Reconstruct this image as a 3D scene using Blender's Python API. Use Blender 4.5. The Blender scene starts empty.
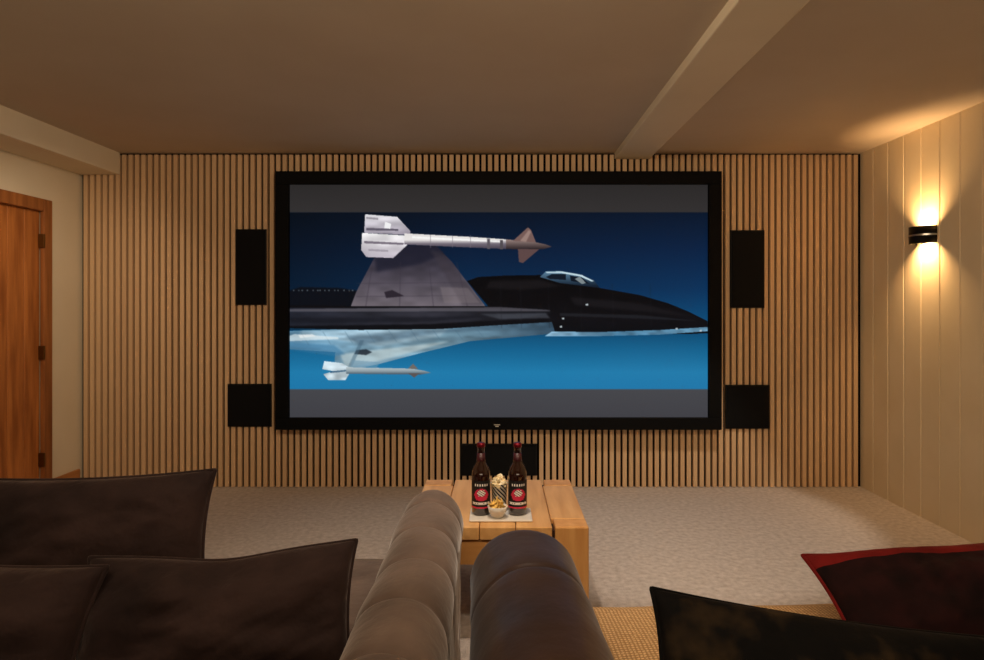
import bpy, bmesh, math, random
import numpy as np
from mathutils import Vector, noise, Matrix
random.seed(4)
F=656.0; CX=500.0; CY=306.0; CAMZ=1.30
WY=4.70
def P(px,py,Y): return Vector(((px-CX)*Y/F, Y, CAMZ-(py-CY)*Y/F))
scene=bpy.context.scene
scene.view_settings.view_transform='Standard'
scene.view_settings.look='None'
col=scene.collection
def lin(c):
    c=np.asarray(c,dtype=float)/255.0
    return np.where(c<=0.04045,c/12.92,((c+0.055)/1.055)**2.4)
def L(r,g,b):
    v=lin((r,g,b)); return (float(v[0]),float(v[1]),float(v[2]),1.0)
# ---------------- materials
class M:
    def __init__(s,name):
        s.m=bpy.data.materials.new(name); s.m.use_nodes=True
        s.nt=s.m.node_tree; s.b=s.nt.nodes['Principled BSDF']
    def n(s,t,**k):
        x=s.nt.nodes.new(t)
        for a,b in k.items(): setattr(x,a,b)
        return x
    def l(s,a,b): s.nt.links.new(a,b)
def plain(name,c,rough=.6,metal=0,spec=.5,**k):
    q=M(name); q.b.inputs['Base Color'].default_value=c; q.b.inputs['Roughness'].default_value=rough
    q.b.inputs['Metallic'].default_value=metal; q.b.inputs['Specular IOR Level'].default_value=spec
    for a,b in k.items(): q.b.inputs[a.replace('_',' ')].default_value=b
    return q.m
def noisy(name,c1,c2,scale=5,stretch=(1,1,1),rough=.7,bump=.1,bscale=None,spec=.3,detail=6,bdist=.01,sheen=0,sheencol=None,lo=.3,hi=.7,offs=None):
    q=M(name); tc=q.n('ShaderNodeTexCoord'); mp=q.n('ShaderNodeMapping'); mp.inputs['Scale'].default_value=stretch
    q.l(tc.outputs['Object'],mp.inputs['Vector'])
    nz=q.n('ShaderNodeTexNoise'); nz.inputs['Scale'].default_value=scale; nz.inputs['Detail'].default_value=detail
    q.l(mp.outputs[0],nz.inputs['Vector'])
    cr=q.n('ShaderNodeValToRGB'); cr.color_ramp.elements[0].color=c1; cr.color_ramp.elements[1].color=c2
    cr.color_ramp.elements[0].position=lo; cr.color_ramp.elements[1].position=hi
    q.l(nz.outputs['Fac'],cr.inputs[0]); q.l(cr.outputs[0],q.b.inputs['Base Color'])
    q.b.inputs['Roughness'].default_value=rough; q.b.inputs['Specular IOR Level'].default_value=spec
    if bump:
        n2=q.n('ShaderNodeTexNoise'); n2.inputs['Scale'].default_value=bscale or scale; n2.inputs['Detail'].default_value=4
        q.l(mp.outputs[0],n2.inputs['Vector'])
        bp=q.n('ShaderNodeBump'); bp.inputs['Strength'].default_value=bump; bp.inputs['Distance'].default_value=bdist
        q.l(n2.outputs['Fac'],bp.inputs['Height']); q.l(bp.outputs[0],q.b.inputs['Normal'])
    if sheen:
        q.b.inputs['Sheen Weight'].default_value=sheen; q.b.inputs['Sheen Roughness'].default_value=.35
        q.b.inputs['Sheen Tint'].default_value=sheencol or (1,.85,.7,1)
    return q.m
PITCH=0.046
def slat_mat():
    q=M('oak_slat'); tc=q.n('ShaderNodeTexCoord'); sp=q.n('ShaderNodeSeparateXYZ'); q.l(tc.outputs['Object'],sp.inputs[0])
    dv=q.n('ShaderNodeMath',operation='DIVIDE'); q.l(sp.outputs[0],dv.inputs[0]); dv.inputs[1].default_value=PITCH
    fl=q.n('ShaderNodeMath',operation='FLOOR'); q.l(dv.outputs[0],fl.inputs[0])
    wn=q.n('ShaderNodeTexWhiteNoise',noise_dimensions='1D'); q.l(fl.outputs[0],wn.inputs['W'])
    mp=q.n('ShaderNodeMapping'); mp.inputs['Scale'].default_value=(60,60,2.0); q.l(tc.outputs['Object'],mp.inputs[0])
    nz=q.n('ShaderNodeTexNoise'); nz.inputs['Scale'].default_value=1.2; nz.inputs['Detail'].default_value=5; q.l(mp.outputs[0],nz.inputs[0])
    mx=q.n('ShaderNodeMix',data_type='RGBA'); mx.inputs[6].default_value=L(206,168,128); mx.inputs[7].default_value=L(234,200,156)
    ad=q.n('ShaderNodeMath',operation='ADD'); 
    m1=q.n('ShaderNodeMath',operation='MULTIPLY'); q.l(wn.outputs[0],m1.inputs[0]); m1.inputs[1].default_value=.4
    m2=q.n('ShaderNodeMath',operation='MULTIPLY'); q.l(nz.outputs['Fac'],m2.inputs[0]); m2.inputs[1].default_value=.6
    q.l(m1.outputs[0],ad.inputs[0]); q.l(m2.outputs[0],ad.inputs[1]); q.l(ad.outputs[0],mx.inputs[0])
    q.l(mx.outputs[2],q.b.inputs['Base Color']); q.b.inputs['Roughness'].default_value=.55; q.b.inputs['Specular IOR Level'].default_value=.25
    return q.m
m_slat=slat_mat()
m_felt=plain('black_felt',L(20,15,12),.95,spec=.1)
m_ceil=noisy('ceiling_plaster',L(200,184,162),L(206,191,170),2,bump=.06,bscale=40,bdist=.004,rough=.9)
m_wall=noisy('cream_paint',L(226,212,184),L(233,220,194),2,bump=.05,bscale=60,bdist=.003,rough=.75)
m_board=noisy('cream_board_paint',L(220,201,164),L(228,210,176),3,bump=.04,bscale=30,bdist=.003,rough=.55)
m_carpet=noisy('carpet_pile',L(172,160,150),L(206,195,186),34,bump=.45,bscale=160,bdist=.010,rough=1,spec=.05,detail=10,sheen=.2,lo=.28,hi=.72)
m_door=noisy('pine_door_wood',L(150,84,36),L(204,128,64),4,stretch=(6,6,.6),bump=.15,rough=.4,spec=.5)
m_casing=noisy('pine_casing_wood',L(130,76,38),L(175,110,58),4,stretch=(6,6,.6),bump=.1,rough=.45)
m_skirt=noisy('pine_skirting_wood',L(165,105,55),L(196,136,78),4,stretch=(6,.8,6),bump=.1,rough=.45)
m_oak=noisy('golden_oak',L(204,150,88),L(230,180,116),3,stretch=(9,.9,9),bump=.12,rough=.38,spec=.5)
m_oak_v=noisy('golden_oak_leg',L(200,140,76),L(224,170,104),3,stretch=(9,9,.9),bump=.12,rough=.4,spec=.5)
m_oak_x=noisy('golden_oak_apron',L(200,140,76),L(224,170,104),3,stretch=(.9,9,9),bump=.12,rough=.4,spec=.5)
m_gap=plain('wood_gap',L(50,26,10),.9)
m_frame=plain('black_velvet_frame',L(5,5,6),.75,spec=.15)
m_grille=noisy('speaker_grille',L(9,9,10),L(18,18,19),400,bump=.5,bscale=500,bdist=.002,rough=.8,spec=.15)
m_spk=plain('speaker_body',L(10,9,9),.6,spec=.3)
m_velvet=noisy('brown_velvet',L(76,63,56),L(112,95,85),5,bump=.3,bscale=14,bdist=.02,rough=.85,spec=.15,sheen=.5,sheencol=(1,.92,.85,1))
m_velvetd=noisy('dark_brown_velvet',L(24,16,16),L(54,39,36),4,bump=.4,bscale=8,bdist=.04,rough=.8,spec=.12,sheen=.4,sheencol=(1,.82,.75,1),detail=4)
m_velvetr=noisy('umber_velvet',L(38,24,18),L(62,41,31),5,bump=.2,bscale=10,bdist=.02,rough=.42,spec=.5,sheen=.2,sheencol=(.85,.88,.95,1))
m_black=noisy('black_velvet',L(10,9,9),L(56,43,26),9,bump=.3,bscale=12,bdist=.02,rough=.8,spec=.1,sheen=.08,detail=3,lo=.5,hi=.75)
m_darkred=noisy('dark_damask',L(18,10,11),L(44,19,20),12,bump=.3,bscale=20,bdist=.01,rough=.85,spec=.1,sheen=.08)
m_red=noisy('red_velvet',L(84,17,17),L(122,28,26),8,bump=.2,rough=.8,spec=.1,sheen=.2,sheencol=(1,.4,.3,1))
m_black_metal=plain('black_metal',L(14,13,12),.35,.6)
m_chrome=plain('brushed_steel',L(200,195,185),.3,1)
m_brass=plain('aged_brass',L(120,90,50),.4,1)
m_glass=plain('amber_bottle_glass',L(36,14,8),.06,spec=.7,Coat_Weight=.6,Coat_Roughness=.03)
m_cap=plain('bottle_cap',L(120,20,35),.3,.7)
m_white=plain('white_ceramic',L(225,218,205),.3)
m_pop=noisy('popcorn',L(225,190,120),L(250,238,205),60,bump=.3,bscale=90,rough=.8)
m_crisp=noisy('crisp',L(230,180,84),L(250,218,130),50,bump=.2,rough=.6)
def weave():
    q=M('woven_ochre_fabric'); tc=q.n('ShaderNodeTexCoord')
    w=[]
    for d in ('X','Y'):
        x=q.n('ShaderNodeTexWave',wave_type='BANDS',bands_direction=d); x.inputs['Scale'].default_value=30; x.inputs['Distortion'].default_value=2.2; x.inputs['Detail'].default_value=1; x.inputs['Detail Scale'].default_value=6
        q.l(tc.outputs['Object'],x.inputs[0]); w.append(x)
    mm=q.n('ShaderNodeMath',operation='MULTIPLY'); q.l(w[0].outputs['Fac'],mm.inputs[0]); q.l(w[1].outputs['Fac'],mm.inputs[1])
    cr=q.n('ShaderNodeValToRGB'); cr.color_ramp.elements[0].color=L(168,128,84); cr.color_ramp.elements[1].color=L(232,194,142)
    cr.color_ramp.elements[1].position=.6
    q.l(mm.outputs[0],cr.inputs[0]); q.l(cr.outputs[0],q.b.inputs['Base Color'])
    bp=q.n('ShaderNodeBump'); bp.inputs['Strength'].default_value=.5; bp.inputs['Distance'].default_value=.005
    q.l(mm.outputs[0],bp.inputs['Height']); q.l(bp.outputs[0],q.b.inputs['Normal']); q.b.inputs['Roughness'].default_value=.85
    q.b.inputs['Specular IOR Level'].default_value=.15
    return q.m
m_weave=weave()
# ---------------- geometry helpers
def obj(name,verts,faces,mat,parent=None,smooth=False):
    me=bpy.data.meshes.new(name); me.from_pydata([tuple(v) for v in verts],[],faces); me.update()
    o=bpy.data.objects.new(name,me); col.objects.link(o)
    if mat: me.materials.append(mat)
    if smooth:
        for p in me.polygons: p.use_smooth=True
    if parent: o.parent=parent
    return o
def empty(name,loc=(0,0,0),rz=0):
    e=bpy.data.objects.new(name,None); e.location=loc; e.rotation_euler=(0,0,rz); e.empty_display_size=.1; col.objects.link(e); return e
def boxdata(x0,x1,y0,y1,z0,z1):
    v=[(x0,y0,z0),(x1,y0,z0),(x1,y1,z0),(x0,y1,z0),(x0,y0,z1),(x1,y0,z1),(x1,y1,z1),(x0,y1,z1)]
    f=[(0,3,2,1),(4,5,6,7),(0,1,5,4),(1,2,6,5),(2,3,7,6),(3,0,4,7)]
    return v,f
def boxes(name,lst,mat,parent=None,bevel=0,seg=2,smooth=False):
    V=[];Fc=[]
    for b in lst:
        v,f=boxdata(*b); k=len(V); V+=v; Fc+=[tuple(i+k for i in q) for q in f]
    o=obj(name,V,Fc,mat,parent,smooth)
    if bevel:
        m=o.modifiers.new('bevel','BEVEL'); m.width=bevel; m.segments=seg; m.limit_method='ANGLE'
    return o
def lathe(name,prof,mat,parent=None,loc=(0,0,0),n=40):
    V=[];Fc=[]
    for r,z in prof:
        for i in range(n):
            a=2*math.pi*i/n; V.append((loc[0]+r*math.cos(a),loc[1]+r*math.sin(a),loc[2]+z))
    for j in range(len(prof)-1):
        for i in range(n):
            Fc.append((j*n+i,j*n+(i+1)%n,(j+1)*n+(i+1)%n,(j+1)*n+i))
    Fc.append(tuple(reversed(range(n)))); Fc.append(tuple((len(prof)-1)*n+i for i in range(n)))
    return obj(name,V,Fc,mat,parent,True)
def tube(name,pts,r,mat,parent=None,cyclic=True):
    cu=bpy.data.curves.new(name,'CURVE'); cu.dimensions='3D'; cu.bevel_depth=r; cu.bevel_resolution=3
    s=cu.splines.new('POLY'); s.points.add(len(pts)-1)
    for i,p in enumerate(pts): s.points[i].co=(*p,1)
    s.use_cyclic_u=cyclic
    cu.materials.append(mat)
    o=bpy.data.objects.new(name,cu); col.objects.link(o)
    if parent: o.parent=parent
    return o
# ---------------- room shell
CZ=2.396; XL=-3.01; XR=2.594; YB=-2.6
DY0,DY1=3.38,4.37
boxes('floor',[(XL-.2,XR+.2,YB-.1,WY+.2,-.1,0)],m_carpet)
boxes('ceiling',[(XL-.2,XR+.2,YB-.1,WY+.2,CZ,CZ+.1)],m_ceil)
boxes('wall_back',[(XL-.2,XR+.2,WY+.03,WY+.2,0,CZ)],m_felt)
boxes('wall_left',[(XL-.15,XL,YB,DY0+.06,0,CZ),(XL-.15,XL,DY1-.06,WY+.03,0,CZ),(XL-.15,XL,DY0+.06,DY1-.06,1.95,CZ),(XL-.15,XL-.08,DY0+.06,DY1-.06,0,1.95)],m_wall)
boxes('wall_rear',[(XL-.2,XR+.2,YB-.1,YB,0,CZ)],m_wall)
boxes('wall_right',[(XR+.012,XR+.15,YB,WY+.03,0,CZ)],m_board)
# tongue-and-groove boards on the right wall
V=[];Fc=[]
y=WY+.03; bw=.172; g=.007
while y>YB:
    y0=y-bw
    prof=[(XR+.012,y),(XR+.009,y-.001),(XR,y-g),(XR,y0+g),(XR+.009,y0+.001),(XR+.012,y0)]
    k=len(V)
    for (x,yy) in prof: V+=[(x,yy,0),(x,yy,CZ)]
    for i in range(len(prof)-1): Fc.append((k+2*i,k+2*i+1,k+2*i+3,k+2*i+2))
    y=y0
obj('trim_1',V,Fc,m_board)
# ceiling beams
boxes('ceiling_beam',[(.82,1.07,YB,WY,CZ-.045,CZ+.01)],m_wall,bevel=.006)
boxes('ceiling_beam.001',[(XL,-2.72,YB,WY,2.24,CZ+.01)],m_wall,bevel=.006)
# skirting
boxes('baseboard_left',[(XL+.0005,XL+.018,DY1+.001,WY-.02,0,.14)],m_skirt,bevel=.006)
boxes('baseboard_rear',[(XL,XR,YB,YB+.018,0,.14)],m_skirt,bevel=.006)
# slat panelling
x=XL-.03; sl=[]
while x+PITCH*.62<XR:
    xc=math.floor(x/PITCH+.5)*PITCH
    sl.append((xc+.006,xc+.006+PITCH*.62,WY,WY+.029,.004,CZ-.012)); x+=PITCH
sl=[s for s in sl if s[0]>XL and s[1]<XR]
boxes('wood_slat_panelling',sl,m_slat)
# door
d=empty('door_1')
boxes('casing',[(XL+.0005,XL+.03,DY1-.08,DY1,0,2.0),(XL+.0005,XL+.03,DY0,DY0+.08,0,2.0),(XL+.0005,XL+.03,DY0+.0805,DY1-.0805,1.92,2.0)],m_casing,d,bevel=.005)
bb=[]; n=6; w=(DY1-DY0-.14)/n
for i in range(n): bb.append((XL-.05,XL-.006,DY0+.07+i*w+.002,DY0+.07+(i+1)*w-.002,.01,1.935))
boxes('planks',bb,m_door,d,bevel=.005)
boxes('plank_gap',[(XL-.06,XL-.02,DY0+.065,DY1-.065,.005,1.94)],m_gap,d)
boxes('hinges',[(XL-.006,XL+.034,DY1-.088,DY1-.074,z,z+.09) for z in (1.68,.95,.25)],m_brass,d,bevel=.003)
kb=lathe('knob',[(.012,0),(.012,.03),(.028,.04),(.03,.055),(.02,.066),(.001,.068)],m_brass,d,(0,0,0),20)
kb.rotation_euler=(0,math.pi/2,0); kb.location=(XL-.006,DY0+.15,1.0)
# ---------------- speakers
def speaker(name,px0,py0,px1,py1):
    a=P(px0,py0,WY-.02); b=P(px1,py1,WY-.02)
    e=empty(name,((a.x+b.x)/2,WY,(a.z+b.z)/2)); w=(b.x-a.x)/2; h=(a.z-b.z)/2
    boxes('cabinet',[(-w,w,-.014,-.0005,-h,h)],m_spk,e,bevel=.003)
    boxes('grille',[(-w+.008,w-.008,-.021,-.013,-h+.008,h-.008)],m_grille,e,bevel=.003)
    return e
speaker('wall_speaker',235,229,266,305)
speaker('wall_speaker.001',731,230,765,308)
speaker('subwoofer_speaker',227,384,271,427)
speaker('subwoofer_speaker.001',726,385,770,429)
speaker('soundbar_speaker',460,444,537,476)
# ---------------- projector screen
SY=4.60
def screen():
    e=empty('projector_screen',(0,0,0))
    a=P(275,171,SY); b=P(722,430,SY); ia=P(288.5,184,SY); ib=P(709,418,SY)
    fr=[(a.x,b.x,SY,WY-.001,ia.z,a.z),(a.x,b.x,SY,WY-.001,b.z,ib.z),(a.x,ia.x,SY,WY-.001,ib.z,ia.z),(ib.x,b.x,SY,WY-.001,ib.z,ia.z)]
    boxes('frame',fr,m_frame,e,bevel=.004)
    c=P(497,425,SY)
    boxes('badge',[(c.x-.022,c.x+.022,SY-.002,SY,c.z-.001,c.z+.004),(c.x-.012,c.x+.012,SY-.002,SY,c.z-.012,c.z-.006)],m_white,e)
    # picture on the screen: painted into a colour attribute of the flat screen mesh
    x0,y0,x1,y1=288.5,184.,709.,418.
    NX,NY=700,390; SS=2
    xs=x0+(np.arange(NX*SS)+.5)*(x1-x0)/(NX*SS); ys=y0+(np.arange(NY*SS)+.5)*(y1-y0)/(NY*SS)
    X,Yy=np.meshgrid(xs,ys)
    img=np.zeros(X.shape+(3,))
    def ramp(V,stops):
        out=np.zeros(V.shape+(3,))
        k=[s[0] for s in stops]
        for c in range(3): out[...,c]=np.interp(V,k,[s[1][c] for s in stops])
        return out
    img[:]=ramp(Yy,[(184,(42,40,40)),(212,(49,47,48)),(213,(4,18,36)),(250,(5,28,56)),(290,(6,42,76)),(325,(8,66,104)),(350,(18,98,142)),(372,(30,122,170)),(388.5,(28,118,168)),(389.5,(68,69,74)),(418,(63,63,69))])
    inp=(Yy>212.8)&(Yy<389)
    f=np.clip(1.0-.35*np.clip((470-X)/180,0,1)*(Yy<330)+.18*np.clip((X-520)/180,0,1)*(Yy<330),.3,1.3); img[inp]*=f[inp][:,None]
    rng=np.random.RandomState(3)
    def nz(sx,sy,seed):
        r=np.random.RandomState(seed).rand(int((y1-y0)/sy)+3,int((x1-x0)/sx)+3)
        u=(X-x0)/sx; v=(Yy-y0)/sy; i=u.astype(int); j=v.astype(int); fu=u-i; fv=v-j
        fu=fu*fu*(3-2*fu); fv=fv*fv*(3-2*fv)
        return (r[j,i]*(1-fu)+r[j,i+1]*fu)*(1-fv)+(r[j+1,i]*(1-fu)+r[j+1,i+1]*fu)*fv
    def blur(a,r):
        for _ in range(2):
            for ax in (0,1):
                c=np.cumsum(np.concatenate([np.repeat(np.take(a,[0],ax),r+1,ax),a,np.repeat(np.take(a,[-1],ax),r,ax)],ax),ax)
                n_=a.shape[ax]; a=(np.take(c,range(2*r+1,2*r+1+n_),ax)-np.take(c,range(0,n_),ax))/(2*r+1)
        return a
    def poly(pts,stops,axis='y',tex=None,alpha=1,soft=0):
        m=np.zeros(X.shape,bool); n=len(pts)
        for i in range(n):
            xa,ya=pts[i]; xb,yb=pts[(i+1)%n]
            if ya==yb: continue
            c=((ya>Yy)!=(yb>Yy))&(X<(xb-xa)*(Yy-ya)/(yb-ya)+xa); m^=c
        V=Yy if axis=='y' else X
        if soft:
            w=blur(m.astype(float),soft)*alpha; m=(w>.004)&inp; al=w[m][:,None]
        else:
            m&=inp; al=alpha
        c=ramp(V[m],stops) if isinstance(stops,list) else np.tile(np.array(stops,float),(m.sum(),1))
        if tex is not None: c=c*tex[m][:,None]
        img[m]=img[m]*(1-al)+c*al
    T1=.88+.24*nz(12,5,1); T2=.8+.4*nz(7,3,2); T3=.72+.36*nz(40,5,5)+.2*nz(9,2.5,8)
    poly([(288,291),(300,287),(340,288),(358,291),(356,308),(288,308)],(8,13,22),soft=2)
    for i in range(14):
        xx=291+i*4.6+rng.rand()*3; poly([(xx,290),(xx+1.4,289.6),(xx+1.4,291),(xx,291)],(130,140,145),alpha=.5)
    # lower wing + belly
    poly([(288,331),(350,329),(460,326),(552,318),(560,333),(515,337),(470,341),(420,353),(378,364),(345,371),(334,366),(335,352),(288,349)],[(288,(92,136,164)),(380,(132,168,188)),(440,(112,146,164)),(560,(44,66,84))],'x',T3)
    poly([(300,331),(380,329),(450,327),(440,336),(380,346),(345,341),(300,337)],(176,196,206),tex=T3,alpha=.5,soft=4)
    poly([(340,354),(400,347),(450,341),(420,350),(378,361),(345,368)],(196,208,206),tex=T1,alpha=.6,soft=3)
    poly([(345,336),(430,329),(540,321),(550,325),(440,333),(360,345)],(66,92,112),tex=T2,alpha=.55,soft=4)
    poly([(288,342),(334,345),(345,354),(334,356),(288,349)],(60,116,154),alpha=.6,soft=3)
    poly([(356,350),(366,349),(372,352),(366,355),(354,354)],(34,44,54),alpha=.9,soft=1)
    poly([(360,340),(364,340),(352,366),(348,366)],(70,100,120),alpha=.5,soft=1)
    poly([(298,335),(312,334),(316,336),(300,338)],(226,232,234),alpha=.8,soft=1)
    for k in range(9):
        xx=300+k*22; poly([(xx,332-k*.4),(xx+1,332-k*.4),(xx+9,345-k*.8),(xx+8,345-k*.8)],(70,104,126),alpha=.35,soft=1)
    # tail fin
    poly([(374,258),(386,246),(436,246),(452,262),(486,307),(350,308),(356,292)],[(246,(40,38,52)),(265,(58,54,66)),(285,(82,76,86)),(306,(108,100,108))],'y',T1)
    poly([(374,252),(386,244),(436,244),(444,254),(420,264),(376,272)],(24,26,42),alpha=.7,soft=5)
    poly([(430,250),(440,252),(484,305),(462,305)],(60,54,62),alpha=.5,soft=4)
    for k in range(4): poly([(372+k*28,262),(373+k*28,262),(366+k*34,307),(364.8+k*34,307)],(56,50,62),alpha=.4,soft=1)
    for yy in (283,296): poly([(356,yy),(468,yy-1),(469,yy),(356,yy+1)],(60,54,66),alpha=.4,soft=1)
    poly([(440,287),(468,288),(480,303),(444,303)],(138,126,128),alpha=.35,soft=2)
    poly([(384,292),(392,290),(404,296),(396,297),(386,298)],(30,24,34),alpha=.8,soft=1)
    # nearly black fuselage
    poly([(288,305),(350,306),(488,306),(476,292),(467,281),(478,277),(505,275.5),(540,275),(566,279),(600,288),(640,295),(668,303),(690,312),(708,321),(709,333),(690,334),(640,333),(600,334),(556,335),(552,322),(500,325),(440,329),(360,330),(288,328)],[(272,(5,6,10)),(300,(8,8,12)),(318,(13,13,18)),(335,(8,11,17))],'y',T1)
    poly([(288,308),(420,308),(545,309),(552,313),(520,319),(430,324),(288,326)],[(288,(36,40,52)),(420,(52,52,62)),(550,(20,22,28))],'x',T3,alpha=.8,soft=2)
    poly([(288,309),(500,307),(550,310),(550,311.2),(288,311.5)],(104,100,108),alpha=.6,soft=1)
    poly([(480,314),(546,313),(550,318),(500,319)],(92,96,106),alpha=.5,soft=2)
    poly([(290,318),(430,317),(500,315),(430,322),(290,323)],(18,20,28),alpha=.6,soft=3)
    poly([(490,281),(540,280),(560,286),(520,290),(486,288)],(30,27,30),alpha=.6,soft=4)
    poly([(570,297),(640,303),(690,316),(640,311),(575,305)],(30,28,32),alpha=.6,soft=4)
    for xx in (500,520,548,580,612,650): poly([(xx,284),(xx+.8,284),(xx+2,328),(xx+1.2,328)],(34,34,40),alpha=.35,soft=1)
    # belly line + nose highlights
    poly([(552,331.5),(600,332),(660,330),(708,327),(708,331),(660,334.5),(600,336),(545,336)],[(545,(140,180,205)),(620,(70,116,146)),(708,(110,160,192))],'x',T2)
    poly([(560,313),(640,315),(700,321),(640,318.5),(560,316)],(38,40,46),alpha=.6,soft=1)
    for (a_,b_) in ((562,318),(560,326),(586,304),(676,328),(700,330)): poly([(a_,b_),(a_+2.2,b_-.5),(a_+2.2,b_+1.4),(a_,b_+1.4)],(200,212,216),alpha=.85)
    poly([(288,336),(294,334),(338,337),(338,339),(288,341)],(235,240,238),alpha=.6,soft=1)
    # canopy
    poly([(540,277),(546,271.5),(560,271),(578,274),(594,280),(600,288),(560,283)],[(270,(100,140,168)),(286,(16,30,46))],'y')
    poly([(546,277),(552,274),(566,274),(566,280),(550,279)],(12,24,38))
    poly([(570,275.5),(582,277.5),(590,284),(571,281)],(10,20,34))
    poly([(546,272),(562,271.6),(582,275),(594,281),(592,281.6),(580,276.3),(561,273),(547,273.2)],(195,218,228))
    poly([(575,279),(580,276.5),(586,283),(582,284)],(150,162,164),alpha=.8)
    # upper missile
    poly([(365,214.5),(397,217),(410,231),(410,235),(364,233)],[(214,(224,222,226)),(234,(164,156,170))],'y',T1)
    poly([(362,233),(412,236),(408,244),(393,258),(366,257),(361,250)],[(233,(244,242,242)),(258,(190,182,194))],'y',T1)
    poly([(366,228),(398,229),(398,231),(366,230.5)],(96,90,104)); poly([(364,241),(404,243),(403,245),(364,243.5)],(120,112,124))
    poly([(366,217),(378,218),(378,220),(366,219)],(120,114,124),alpha=.6); poly([(368,249),(388,250),(388,252),(368,251)],(140,132,144),alpha=.6)
    poly([(385,222),(391,224),(390,229),(384,228)],(240,240,242))
    poly([(404,233.5),(470,237),(506,239.5),(506,249),(470,247.5),(404,244.5)],[(233,(226,222,220)),(240,(232,228,226)),(244,(112,104,116)),(250,(60,54,68))],'y')
    poly([(412,236.5),(500,241),(500,242.4),(412,238.2)],(250,250,248),soft=1)
    poly([(506,239.5),(534,242),(546,244.5),(552,246.8),(544,249),(530,250),(506,249)],[(239,(156,134,128)),(250,(36,28,32))],'y')
    poly([(513,241),(528,227.5),(531,230),(536,242.5)],(116,90,86)); poly([(518,249),(519,262),(523,263),(539,249.5)],(92,70,70))
    poly([(520,241),(529,230),(531,232),(526,242)],(176,150,140),alpha=.6,soft=1)
    poly([(487,239),(490,239),(490,249),(487,249)],(90,84,92)); poly([(500,240),(503,240),(503,249.5),(500,249.5)],(80,74,80))
    for xx in (430,452,470): poly([(xx,235),(xx+.8,235),(xx+.8,248),(xx,248)],(120,112,122),alpha=.5)
    # lower missile
    poly([(324,361),(342,363),(350,368),(350,372),(345,380),(328,380),(323,374),(334,371),(322,369)],(190,206,214),tex=T2)
    poly([(330,371),(348,369.5),(348,371),(330,373)],(50,86,116),alpha=.8)
    poly([(346,367),(412,368.5),(424,370.5),(431,372.5),(420,374.5),(346,373.5)],[(366,(196,208,210)),(371,(140,156,164)),(375,(50,66,80))],'y')
    poly([(408,368.5),(413,363.5),(418,369)],(110,104,100)); poly([(408,373),(414,377.5),(420,373)],(90,84,84))
    poly([(352,360),(380,362),(376,368),(350,367)],(110,148,172),alpha=.6,soft=1)
    img*= (0.98+.04*rng.rand(*X.shape))[...,None]
    img=img.reshape(NY,SS,NX,SS,3).mean(axis=(1,3))
    im=lin(np.clip(img,0,255))
    gx=np.linspace(ia.x-.005,ib.x+.005,NX); gz=np.linspace(ia.z+.005,ib.z-.005,NY)
    GX,GZ=np.meshgrid(gx,gz); co=np.stack([GX,np.full_like(GX,SY+.03),GZ],-1).reshape(-1,3)
    idx=np.arange(NX*NY).reshape(NY,NX)
    q=np.stack([idx[:-1,:-1],idx[1:,:-1],idx[1:,1:],idx[:-1,1:]],-1).reshape(-1,4)
    me=bpy.data.meshes.new('picture'); me.vertices.add(len(co)); me.vertices.foreach_set('co',co.ravel())
    me.loops.add(q.size); me.loops.foreach_set('vertex_index',q.ravel().astype(np.int32))
    me.polygons.add(len(q)); me.polygons.foreach_set('loop_start',np.arange(0,q.size,4,dtype=np.int32)); me.update(calc_edges=True)
    at=me.color_attributes.new('picture_colour','FLOAT_COLOR','POINT')
    at.data.foreach_set('color',np.concatenate([im.reshape(-1,3),np.ones((NX*NY,1))],1).ravel())
    o=bpy.data.objects.new('picture',me); col.objects.link(o); o.parent=e
    q=M('screen_picture'); v=q.n('ShaderNodeVertexColor',layer_name='picture_colour')
    q.b.inputs['Base Color'].default_value=(.008,.008,.008,1); q.b.inputs['Roughness'].default_value=.9; q.b.inputs['Specular IOR Level'].default_value=0
    q.l(v.outputs[0],q.b.inputs['Emission Color']); q.b.inputs['Emission Strength'].default_value=1.0
    q.m.cycles.emission_sampling='NONE'
    me.materials.append(q.m)
screen()
# ---------------- wall sconce
e=empty('wall_sconce',(XR,3.98,1.728))
R=.095;H=.052;V=[];Fc=[];n=32
for r in (R,R-.004):
    for z in (-H,H):
        for i in range(n+1):
            a=math.pi/2+math.pi*i/n; V.append((r*math.cos(a)-.004,r*math.sin(a),z))
N=n+1
for i in range(n):
    Fc+=[(i,i+1,N+i+1,N+i),(2*N+i,3*N+i,3*N+i+1,2*N+i+1),(i,2*N+i,2*N+i+1,i+1),(N+i,N+i+1,3*N+i+1,3*N+i)]
obj('shade',V,Fc,m_black_metal,e,True)
V=[];Fc=[]
for z in (-.006,.004):
    for i in range(n+1):
        a=math.pi/2+math.pi*i/n; V.append(((R+.002)*math.cos(a)-.004,(R+.002)*math.sin(a),z))
for i in range(n): Fc.append((i,i+1,N+i+1,N+i))
obj('band',V,Fc,m_chrome,e,True)
boxes('wall_plate',[(-.006,0,-.06,.06,-.045,.045)],m_black_metal,e,bevel=.002)
lathe('lamp_holder',[(.012,-.012),(.02,-.01),(.02,.01),(.012,.012)],m_white,e,(-.045,0,0),20)
def light(name,kind,loc,energy,color=(1,.72,.45),target=None,**k):
    l=bpy.data.lights.new(name,kind); l.energy=energy; l.color=color
    for a,b in k.items(): setattr(l,a,b)
    o=bpy.data.objects.new(name,l); o.location=loc; col.objects.link(o)
    if target is not None: o.rotation_euler=(Vector(target)-Vector(loc)).to_track_quat('-Z','Y').to_euler()
    return o
for s in (1,-1):
    light('sconce_bulb_%d'%(1 if s>0 else 2),'SPOT',(XR-.065,3.98,1.728+s*.014),30,(1,.60,.27),(XR+.45,3.98,1.728+s*1),spot_size=math.radians(125),spot_blend=.9,shadow_soft_size=.018)
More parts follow.
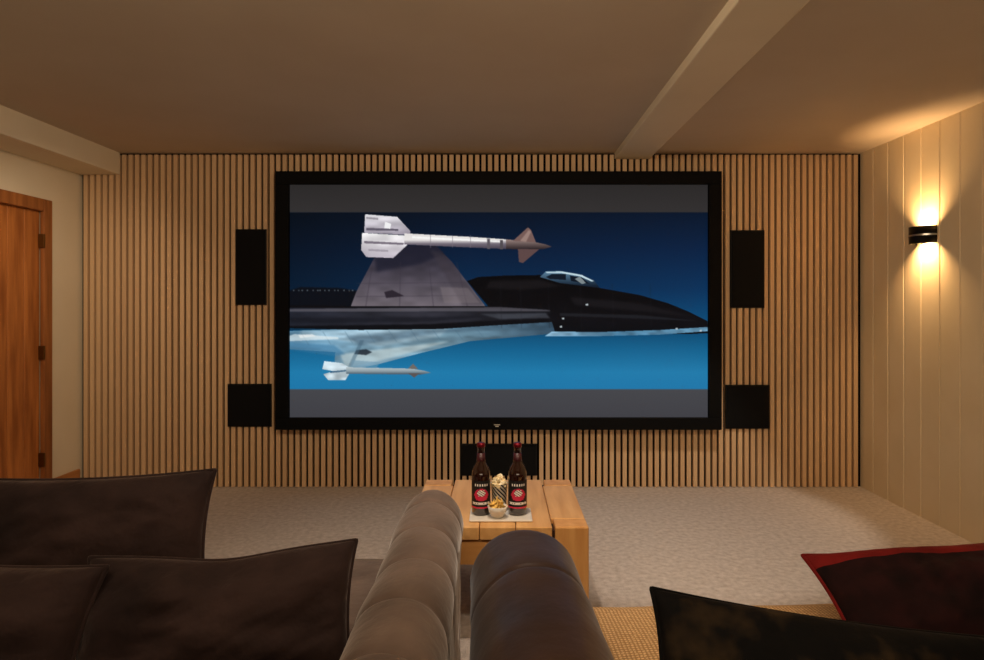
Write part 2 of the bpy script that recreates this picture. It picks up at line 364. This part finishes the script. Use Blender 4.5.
# ---------------- sofas
def rolled_arm(name,parent,mat,xc,y0,y1,r,ztop,pitch,z0=.06,seam=.008):
    zc=ztop-r; prof=[];nor=[]
    ns=10; nc=30; rs=r*.86
    for i in range(ns): prof.append((rs,z0+(zc-.07-z0)*i/ns)); nor.append((1,0))
    for i in range(nc+1):
        a=-.4+(math.pi+.8)*i/nc; prof.append((r*math.cos(a),zc+r*math.sin(a))); nor.append((math.cos(a),math.sin(a)))
    for i in range(ns): prof.append((-rs,zc-.07-(zc-.07-z0)*(i+1)/ns)); nor.append((-1,0))
    Lg=y1-y0; RR=.10; nt=190; V=[];Fc=[];m=len(prof)
    for j in range(nt+1):
        s=j/nt; s=.5*s+.5*(.5-.5*math.cos(math.pi*s)); t=s*Lg
        dn=min(t,Lg-t); ins=0
        if dn<RR: ins=RR*(1-math.sqrt(max(0,1-((RR-dn)/RR)**2)))
        fr=((Lg-t)/pitch+.22)%1.0; df=min(fr,1-fr)*pitch
        bul=-seam*math.exp(-(df/.008)**2)-seam*.5*math.exp(-(df/.035)**2)
        for (x,z),(nx,nz_) in zip(prof,nor):
            w=1 if z>zc-.09 else max(.15,1-(zc-.09-z)*4)
            wob=.008*noise.noise(Vector((x*7,t*5,z*7)))
            o_=-ins*.95+bul*w+wob
            V.append((xc+x+nx*o_,y0+t,max(z0,z+nz_*o_)))
    for j in range(nt):
        for i in range(m-1): Fc.append((j*m+i,j*m+i+1,(j+1)*m+i+1,(j+1)*m+i))
        Fc.append((j*m+m-1,j*m,(j+1)*m,(j+1)*m+m-1))
    Fc.append(tuple(range(m-1,-1,-1))[::-1]); Fc.append(tuple(nt*m+i for i in range(m))[::-1])
    o=obj(name,V,Fc,mat,parent,True)
    bm=bmesh.new(); bm.from_mesh(o.data); bmesh.ops.recalc_face_normals(bm,faces=bm.faces); bm.to_mesh(o.data); bm.free()
    return o
def softbox(name,parent,mat,x0,x1,y0,y1,z0,z1,puff=.03,bev=.05):
    bm=bmesh.new(); bmesh.ops.create_cube(bm,size=2)
    bmesh.ops.subdivide_edges(bm,edges=bm.edges[:],cuts=15,use_grid_fill=True)
    hx,hy,hz=(x1-x0)/2,(y1-y0)/2,(z1-z0)/2; cx,cy,cz=(x0+x1)/2,(y0+y1)/2,(z0+z1)/2
    for v in bm.verts:
        c=v.co.copy(); p=Vector((c.x*hx,c.y*hy,c.z*hz))
        inner=Vector([max(-(h-bev),min(h-bev,q)) for q,h in zip(p,(hx,hy,hz))])
        d_=p-inner
        if d_.length>1e-6: p=inner+d_.normalized()*bev
        b=puff*(1-c.x**2)*(1-c.y**2)
        if c.z>.99: p.z+=b
        p.z+=.006*noise.noise(Vector((p.x*5+cx,p.y*5,1)))*(1 if c.z>0 else 0)
        v.co=p+Vector((cx,cy,cz))
    me=bpy.data.meshes.new(name); bm.to_mesh(me); bm.free()
    for q in me.polygons: q.use_smooth=True
    me.materials.append(mat); o=bpy.data.objects.new(name,me); col.objects.link(o); o.parent=parent
    return o
def sofa(name,loc,rz,sgn,width,depth,r,mat,seatmat,pitch,seam,armh=.65,backh=.62,nseat=2):
    e=empty(name,loc,rz)
    xa=0; xb=sgn*width
    rolled_arm('arm_1',e,mat,xa,-depth,0,r,armh,pitch,seam=seam)
    rolled_arm('arm_2',e,mat,xb,-depth,0,r,armh,pitch,seam=seam)
    lo,hi=sorted((xa,xb)); lo+=r*.7; hi-=r*.7
    softbox('base',e,mat,lo,hi,-depth+.04,-.06,.06,.28,puff=0,bev=.03)
    softbox('backrest',e,mat,lo-.02,hi+.02,-depth+.01,-depth+.26,.2,backh,puff=.02,bev=.08)
    w=(hi-lo)/nseat
    for i in range(nseat): softbox('seat_%d'%(i+1),e,seatmat,lo+i*w+.004,lo+(i+1)*w-.004,-depth+.24,-.05,.26,.42,puff=.022,bev=.05)
    boxes('feet',[(x-.03,x+.03,y-.03,y+.03,0,.075) for x in (xa,xb) for y in (-.12,-depth+.12)],m_gap,e,bevel=.006)
    return e
s1=sofa('brown_velvet_sofa',(-.236,2.39,0),math.radians(.6),-1,2.3,1.55,.110,m_velvet,m_velvet,.24,.007)
s2=sofa('rolled_arm_sofa',(.068,2.0,0),math.radians(2.6),1,2.1,1.35,.156,m_velvetr,m_weave,.45,.004)
# ---------------- pillows
def pillow(name,center,w,h,t,rot,mat,pipe=None,crease=0,seed=0,mat2=None,split=None):
    e=empty(name,center); e.rotation_euler=rot
    n=56; V=[];Fc=[]
    def pt(u,v,s):
        kx=1-.06*(1-v*v); ky=1-.08*(1-u*u)
        x=u*w/2*kx; z=v*h/2*ky
        th=t/2*(max(0,(1-u*u)*(1-v*v)))**.42
        nn=noise.noise(Vector((u*1.7+seed,v*1.7,s*3+seed)))*.25+noise.noise(Vector((u*4+seed,v*3,s*3)))*.12
        # gathered creases running in from the corners
        nn-=.10*abs(noise.noise(Vector((u*v*6+seed,(u-v)*5,s*2))))
        th*=1+nn
        if crease: 
            cr=math.exp(-(u/.16)**2)*max(0,v+.15); th*=1-.45*cr; z-=crease*math.exp(-(u/.4)**2)*max(0,v)**1.2
        return (x,s*th,z)
    for s in (-1,1):
        for j in range(n+1):
            for i in range(n+1):
                u=-1+2*i/n; v=-1+2*j/n
                u=math.sin(u*math.pi/2); v=math.sin(v*math.pi/2)
                V.append(pt(u,v,s))
    N=(n+1)**2; MI=[]
    for j in range(n):
        for i in range(n):
            a=j*(n+1)+i; Fc.append((a,a+1,a+n+2,a+n+1)); Fc.append((N+a,N+a+n+1,N+a+n+2,N+a+1))
            MI+=[1 if (split is not None and j/n>split) else 0,1]
    o=obj('cover',V,Fc,mat,e,True)
    if mat2:
        o.data.materials.append(mat2)
        for p in o.data.polygons: p.material_index=MI[p.index]
    bm=bmesh.new(); bm.from_mesh(o.data); bmesh.ops.remove_doubles(bm,verts=bm.verts,dist=1e-5); bm.to_mesh(o.data); bm.free()
    if pipe:
        pts=[]
        for k in range(4*30):
            q=k/30; sde=int(q); f=-1+2*(q-sde); f=math.sin(f*math.pi/2)
            u,v=[(f,-1),(1,f),(-f,1),(-1,-f)][sde]; x,y_,z=pt(u,v,1); pts.append((x,0,z))
        tube('piping',pts,.006,pipe,e)
    return e
D=math.radians
pillow('throw_pillow',(-1.19,1.86,.632),.72,.37,.20,(D(-14),D(-1),D(4)),m_velvetd,m_velvetd,seed=1)
pillow('throw_pillow.001',(-.655,1.53,.565),.62,.32,.20,(D(-28),D(-1),D(8)),m_velvetd,m_velvetd,seed=5,crease=.015)
pillow('throw_pillow.002',(-1.22,1.46,.562),.62,.32,.22,(D(-26),D(1),D(-4)),m_velvetd,m_velvetd,seed=9)
pillow('damask_pillow',(1.17,1.74,.525),.60,.32,.15,(D(-60),D(-3),D(2)),m_darkred,m_red,seed=12,mat2=m_red,split=.72)
pillow('black_velvet_pillow',(.69,1.36,.485),.74,.34,.16,(D(-42),D(6),D(-6)),m_black,m_black,seed=15)
# ---------------- coffee table
t=empty('coffee_table',(0,0,0))
X0,X1,Y0,Y1=-.36,.342,2.52,3.21; TZ=.45; lw=.10
pl=[]; k=5; wv=(X1-X0)/k
for i in range(k): 
    ya=Y0+lw+.004 if i in(0,k-1) else Y0; yb=Y1-lw-.004 if i in (0,k-1) else Y1
    pl.append((X0+i*wv+.0012,X0+(i+1)*wv-.0012,ya,yb,TZ-.05,TZ))
boxes('top_planks',pl,m_oak,t,bevel=.004)
boxes('under_top',[(X0+.02,X1-.02,Y0+.02,Y1-.02,TZ-.055,TZ-.02)],m_gap,t)
legs=[(a,a+lw+.03,b,b+lw,0,TZ+.001) for a in (X0,X1-lw-.03) for b in (Y0,Y1-lw)]
boxes('legs',legs,m_oak_v,t,bevel=.006)
boxes('aprons',[(X0+.12,X1-.12,Y0+.012,Y0+.04,.30,TZ-.056),(X0+.12,X1-.12,Y1-.04,Y1-.012,.30,TZ-.056)],m_oak_x,t,bevel=.004)
boxes('side_aprons',[(X0+.012,X0+.04,Y0+.09,Y1-.09,.30,TZ-.056),(X1-.04,X1-.012,Y0+.09,Y1-.09,.30,TZ-.056)],m_oak,t,bevel=.004)
tr=empty('serving_tray',(.003,2.66,TZ+.001))
boxes('plate',[(-.125,.125,-.085,.075,0,.008)],m_white,tr,bevel=.004)
TT=TZ+.0095
m_lb=plain('label_black',L(16,14,16),.5); m_lp=plain('label_pink',L(205,40,75),.5); m_lw=plain('label_white',L(235,228,220),.5); m_nf=plain('neck_foil',L(60,16,24),.4)
def bottle(name,px,Y):
    e=empty(name,((px-CX)*Y/F,Y,TT))
    r=.0375
    lathe('glass',[(r*.85,0),(r,.006),(r,.155),(r*.97,.168),(r*.8,.188),(r*.52,.206),(r*.42,.222),(r*.38,.262),(r*.42,.264),(r*.42,.275),(r*.36,.278)],m_glass,e)
    lathe('cap',[(r*.44,.270),(r*.47,.271),(r*.44,.284),(r*.36,.287)],m_cap,e,n=21)
    n=48;m=36;V=[];Fc=[]
    za,zb=.03,.14
    for j in range(m+1):
        for i in range(n+1):
            a=2*math.pi*i/n; V.append(((r+.0006)*math.cos(a),(r+.0006)*math.sin(a),za+(zb-za)*j/m))
    for j in range(m):
        for i in range(n): Fc.append((j*(n+1)+i,j*(n+1)+i+1,(j+1)*(n+1)+i+1,(j+1)*(n+1)+i))
    o=obj('label',V,Fc,m_lb,e,True)
    o.data.materials.append(m_lp); o.data.materials.append(m_lw)
    rr=random.Random(7)
    for p in o.data.polygons:
        j=p.index//n; i=p.index%n; u=(i-36)/9.0; v=(j-m/2)/(m/2)
        mi=0
        if (u/.68)**2+((v+.05)/.45)**2<1: mi=1
        if (u/.40)**2+((v-.08)/.24)**2<1: mi=2 if (i+j)%3 else 0
        if -.76<v<-.56: mi=2 if abs(u)<.9 and rr.random()<.8 else 0
        if v<-.93: mi=1
        if .58<v<.76 and i%2 and abs(u)<.7: mi=2
        p.material_index=mi
    lathe('neck_label',[(r*.50,.212),(r*.455,.222),(r*.43,.246)],m_nf,e)
    return e
bottle('beer_bottle',481,2.66); bottle('beer_bottle.001',517.5,2.66)
def stripes():
    q=M('striped_paper'); tc=q.n('ShaderNodeTexCoord'); sp=q.n('ShaderNodeSeparateXYZ'); q.l(tc.outputs['Object'],sp.inputs[0])
    at=q.n('ShaderNodeMath',operation='ARCTAN2'); q.l(sp.outputs[1],at.inputs[0]); q.l(sp.outputs[0],at.inputs[1])
    mu=q.n('ShaderNodeMath',operation='MULTIPLY_ADD'); q.l(at.outputs[0],mu.inputs[0]); mu.inputs[1].default_value=1.9
    zz=q.n('ShaderNodeMath',operation='MULTIPLY'); q.l(sp.outputs[2],zz.inputs[0]); zz.inputs[1].default_value=60; q.l(zz.outputs[0],mu.inputs[2])
    fr=q.n('ShaderNodeMath',operation='FRACT'); q.l(mu.outputs[0],fr.inputs[0])
    gt=q.n('ShaderNodeMath',operation='GREATER_THAN'); q.l(fr.outputs[0],gt.inputs[0]); gt.inputs[1].default_value=.5
    mx=q.n('ShaderNodeMix',data_type='RGBA'); q.l(gt.outputs[0],mx.inputs[0]); mx.inputs[6].default_value=L(18,18,20); mx.inputs[7].default_value=L(228,222,212)
    q.l(mx.outputs[2],q.b.inputs['Base Color']); return q.m
def blobs(name,parent,mat,cx,cy,cz,R,n,s,hz):
    bm=bmesh.new(); rr=random.Random(3)
    for i in range(n):
        a=rr.random()*6.28; d_=R*math.sqrt(rr.random()); z=cz+hz*(1-(d_/R)**2)*rr.random()
        mm=Matrix.Translation((cx+d_*math.cos(a),cy+d_*math.sin(a),z))@Matrix.Rotation(rr.random()*6,4,'X')@Matrix.Diagonal((1,.75+rr.random()*.4,.8,1))
        r_=bmesh.ops.create_icosphere(bm,subdivisions=2,radius=s*(.7+.6*rr.random()),matrix=mm)
        for v in r_['verts']: v.co+=Vector([noise.noise(v.co*180+Vector((k*9,0,0))) for k in range(3)])*s*.5
    me=bpy.data.meshes.new(name); bm.to_mesh(me); bm.free(); me.materials.append(mat)
    o=bpy.data.objects.new(name,me); col.objects.link(o); o.parent=parent; return o
pc=empty('popcorn_cup',(-.003,2.70,TT))
lathe('cup',[(.026,0),(.027,.002),(.034,.112),(.036,.114),(.0325,.113),(.031,.10)],stripes(),pc)
blobs('popcorn',pc,m_pop,0,0,.105,.029,60,.008,.040)
cb=empty('crisp_bowl',(-.010,2.612,TT))
lathe('bowl',[(.018,0),(.022,.003),(.034,.022),(.040,.045),(.038,.046),(.031,.026),(.015,.01)],m_white,cb)
bm=bmesh.new(); rr=random.Random(8)
for i in range(24):
    a=rr.random()*6.28; d_=.026*math.sqrt(rr.random())
    mm=Matrix.Translation((d_*math.cos(a),d_*math.sin(a),.040+.034*rr.random()*(1-d_/.05)))@Matrix.Rotation(rr.random()*2.4-1.2,4,'X')@Matrix.Rotation(rr.random()*2.4-1.2,4,'Y')
    r_=bmesh.ops.create_grid(bm,x_segments=7,y_segments=7,size=.016)
    for v in r_['verts']:
        x,y_=v.co.x/.016,v.co.y/.016
        x2=x*math.sqrt(1-y_*y_/2); y2=y_*math.sqrt(1-x*x/2)
        v.co=mm@Vector((x2*.017,y2*.014,.006*(x2*x2-y2*y2)))
me=bpy.data.meshes.new('crisps'); bm.to_mesh(me); bm.free(); me.materials.append(m_crisp)
o=bpy.data.objects.new('crisps',me); col.objects.link(o); o.parent=cb
md=o.modifiers.new('s','SOLIDIFY'); md.thickness=.0012
# ---------------- lighting
W=(1,.78,.55)
light('added_room_fill','AREA',(-.1,1.0,2.33),46,W,(-.1,4.2,.75),shape='RECTANGLE',size=3.0,size_y=.3)  # added area light washing slats, carpet and arm tops; no strip fitting exists
light('added_ceiling_fill','AREA',(.2,-1.4,1.1),13,W,(.3,.4,2.4),shape='RECTANGLE',size=2.5,size_y=.5)  # added fill behind the camera to lift the ceiling; no real lamp there
light('downlight_1','SPOT',(1.45,3.5,2.36),70,(1,.86,.72),(1.0,4.0,0),spot_size=D(60),spot_blend=.3,shadow_soft_size=.03)
light('downlight_2','SPOT',(-.1,2.3,2.36),66,(1,.86,.72),(-.1,2.8,0),spot_size=D(82),spot_blend=.9,shadow_soft_size=.05)
light('added_left_wall_fill','SPOT',(-2.2,3.4,2.2),24,W,(-3.0,4.4,1.0),spot_size=D(100),spot_blend=1,shadow_soft_size=.08)  # added spot to brighten the left wall and door; not a ceiling fitting
w=bpy.data.worlds.new('World'); scene.world=w; w.use_nodes=True; w.node_tree.nodes['Background'].inputs[0].default_value=(.02,.015,.01,1)
# ---------------- camera
c=bpy.data.cameras.new('camera'); c.sensor_width=36; c.lens=24.0; c.shift_x=-8/984; c.shift_y=-24/984; c.clip_start=.02
co=bpy.data.objects.new('camera',c); co.location=(0,0,CAMZ); co.rotation_euler=(math.pi/2,0,0); col.objects.link(co); scene.camera=co
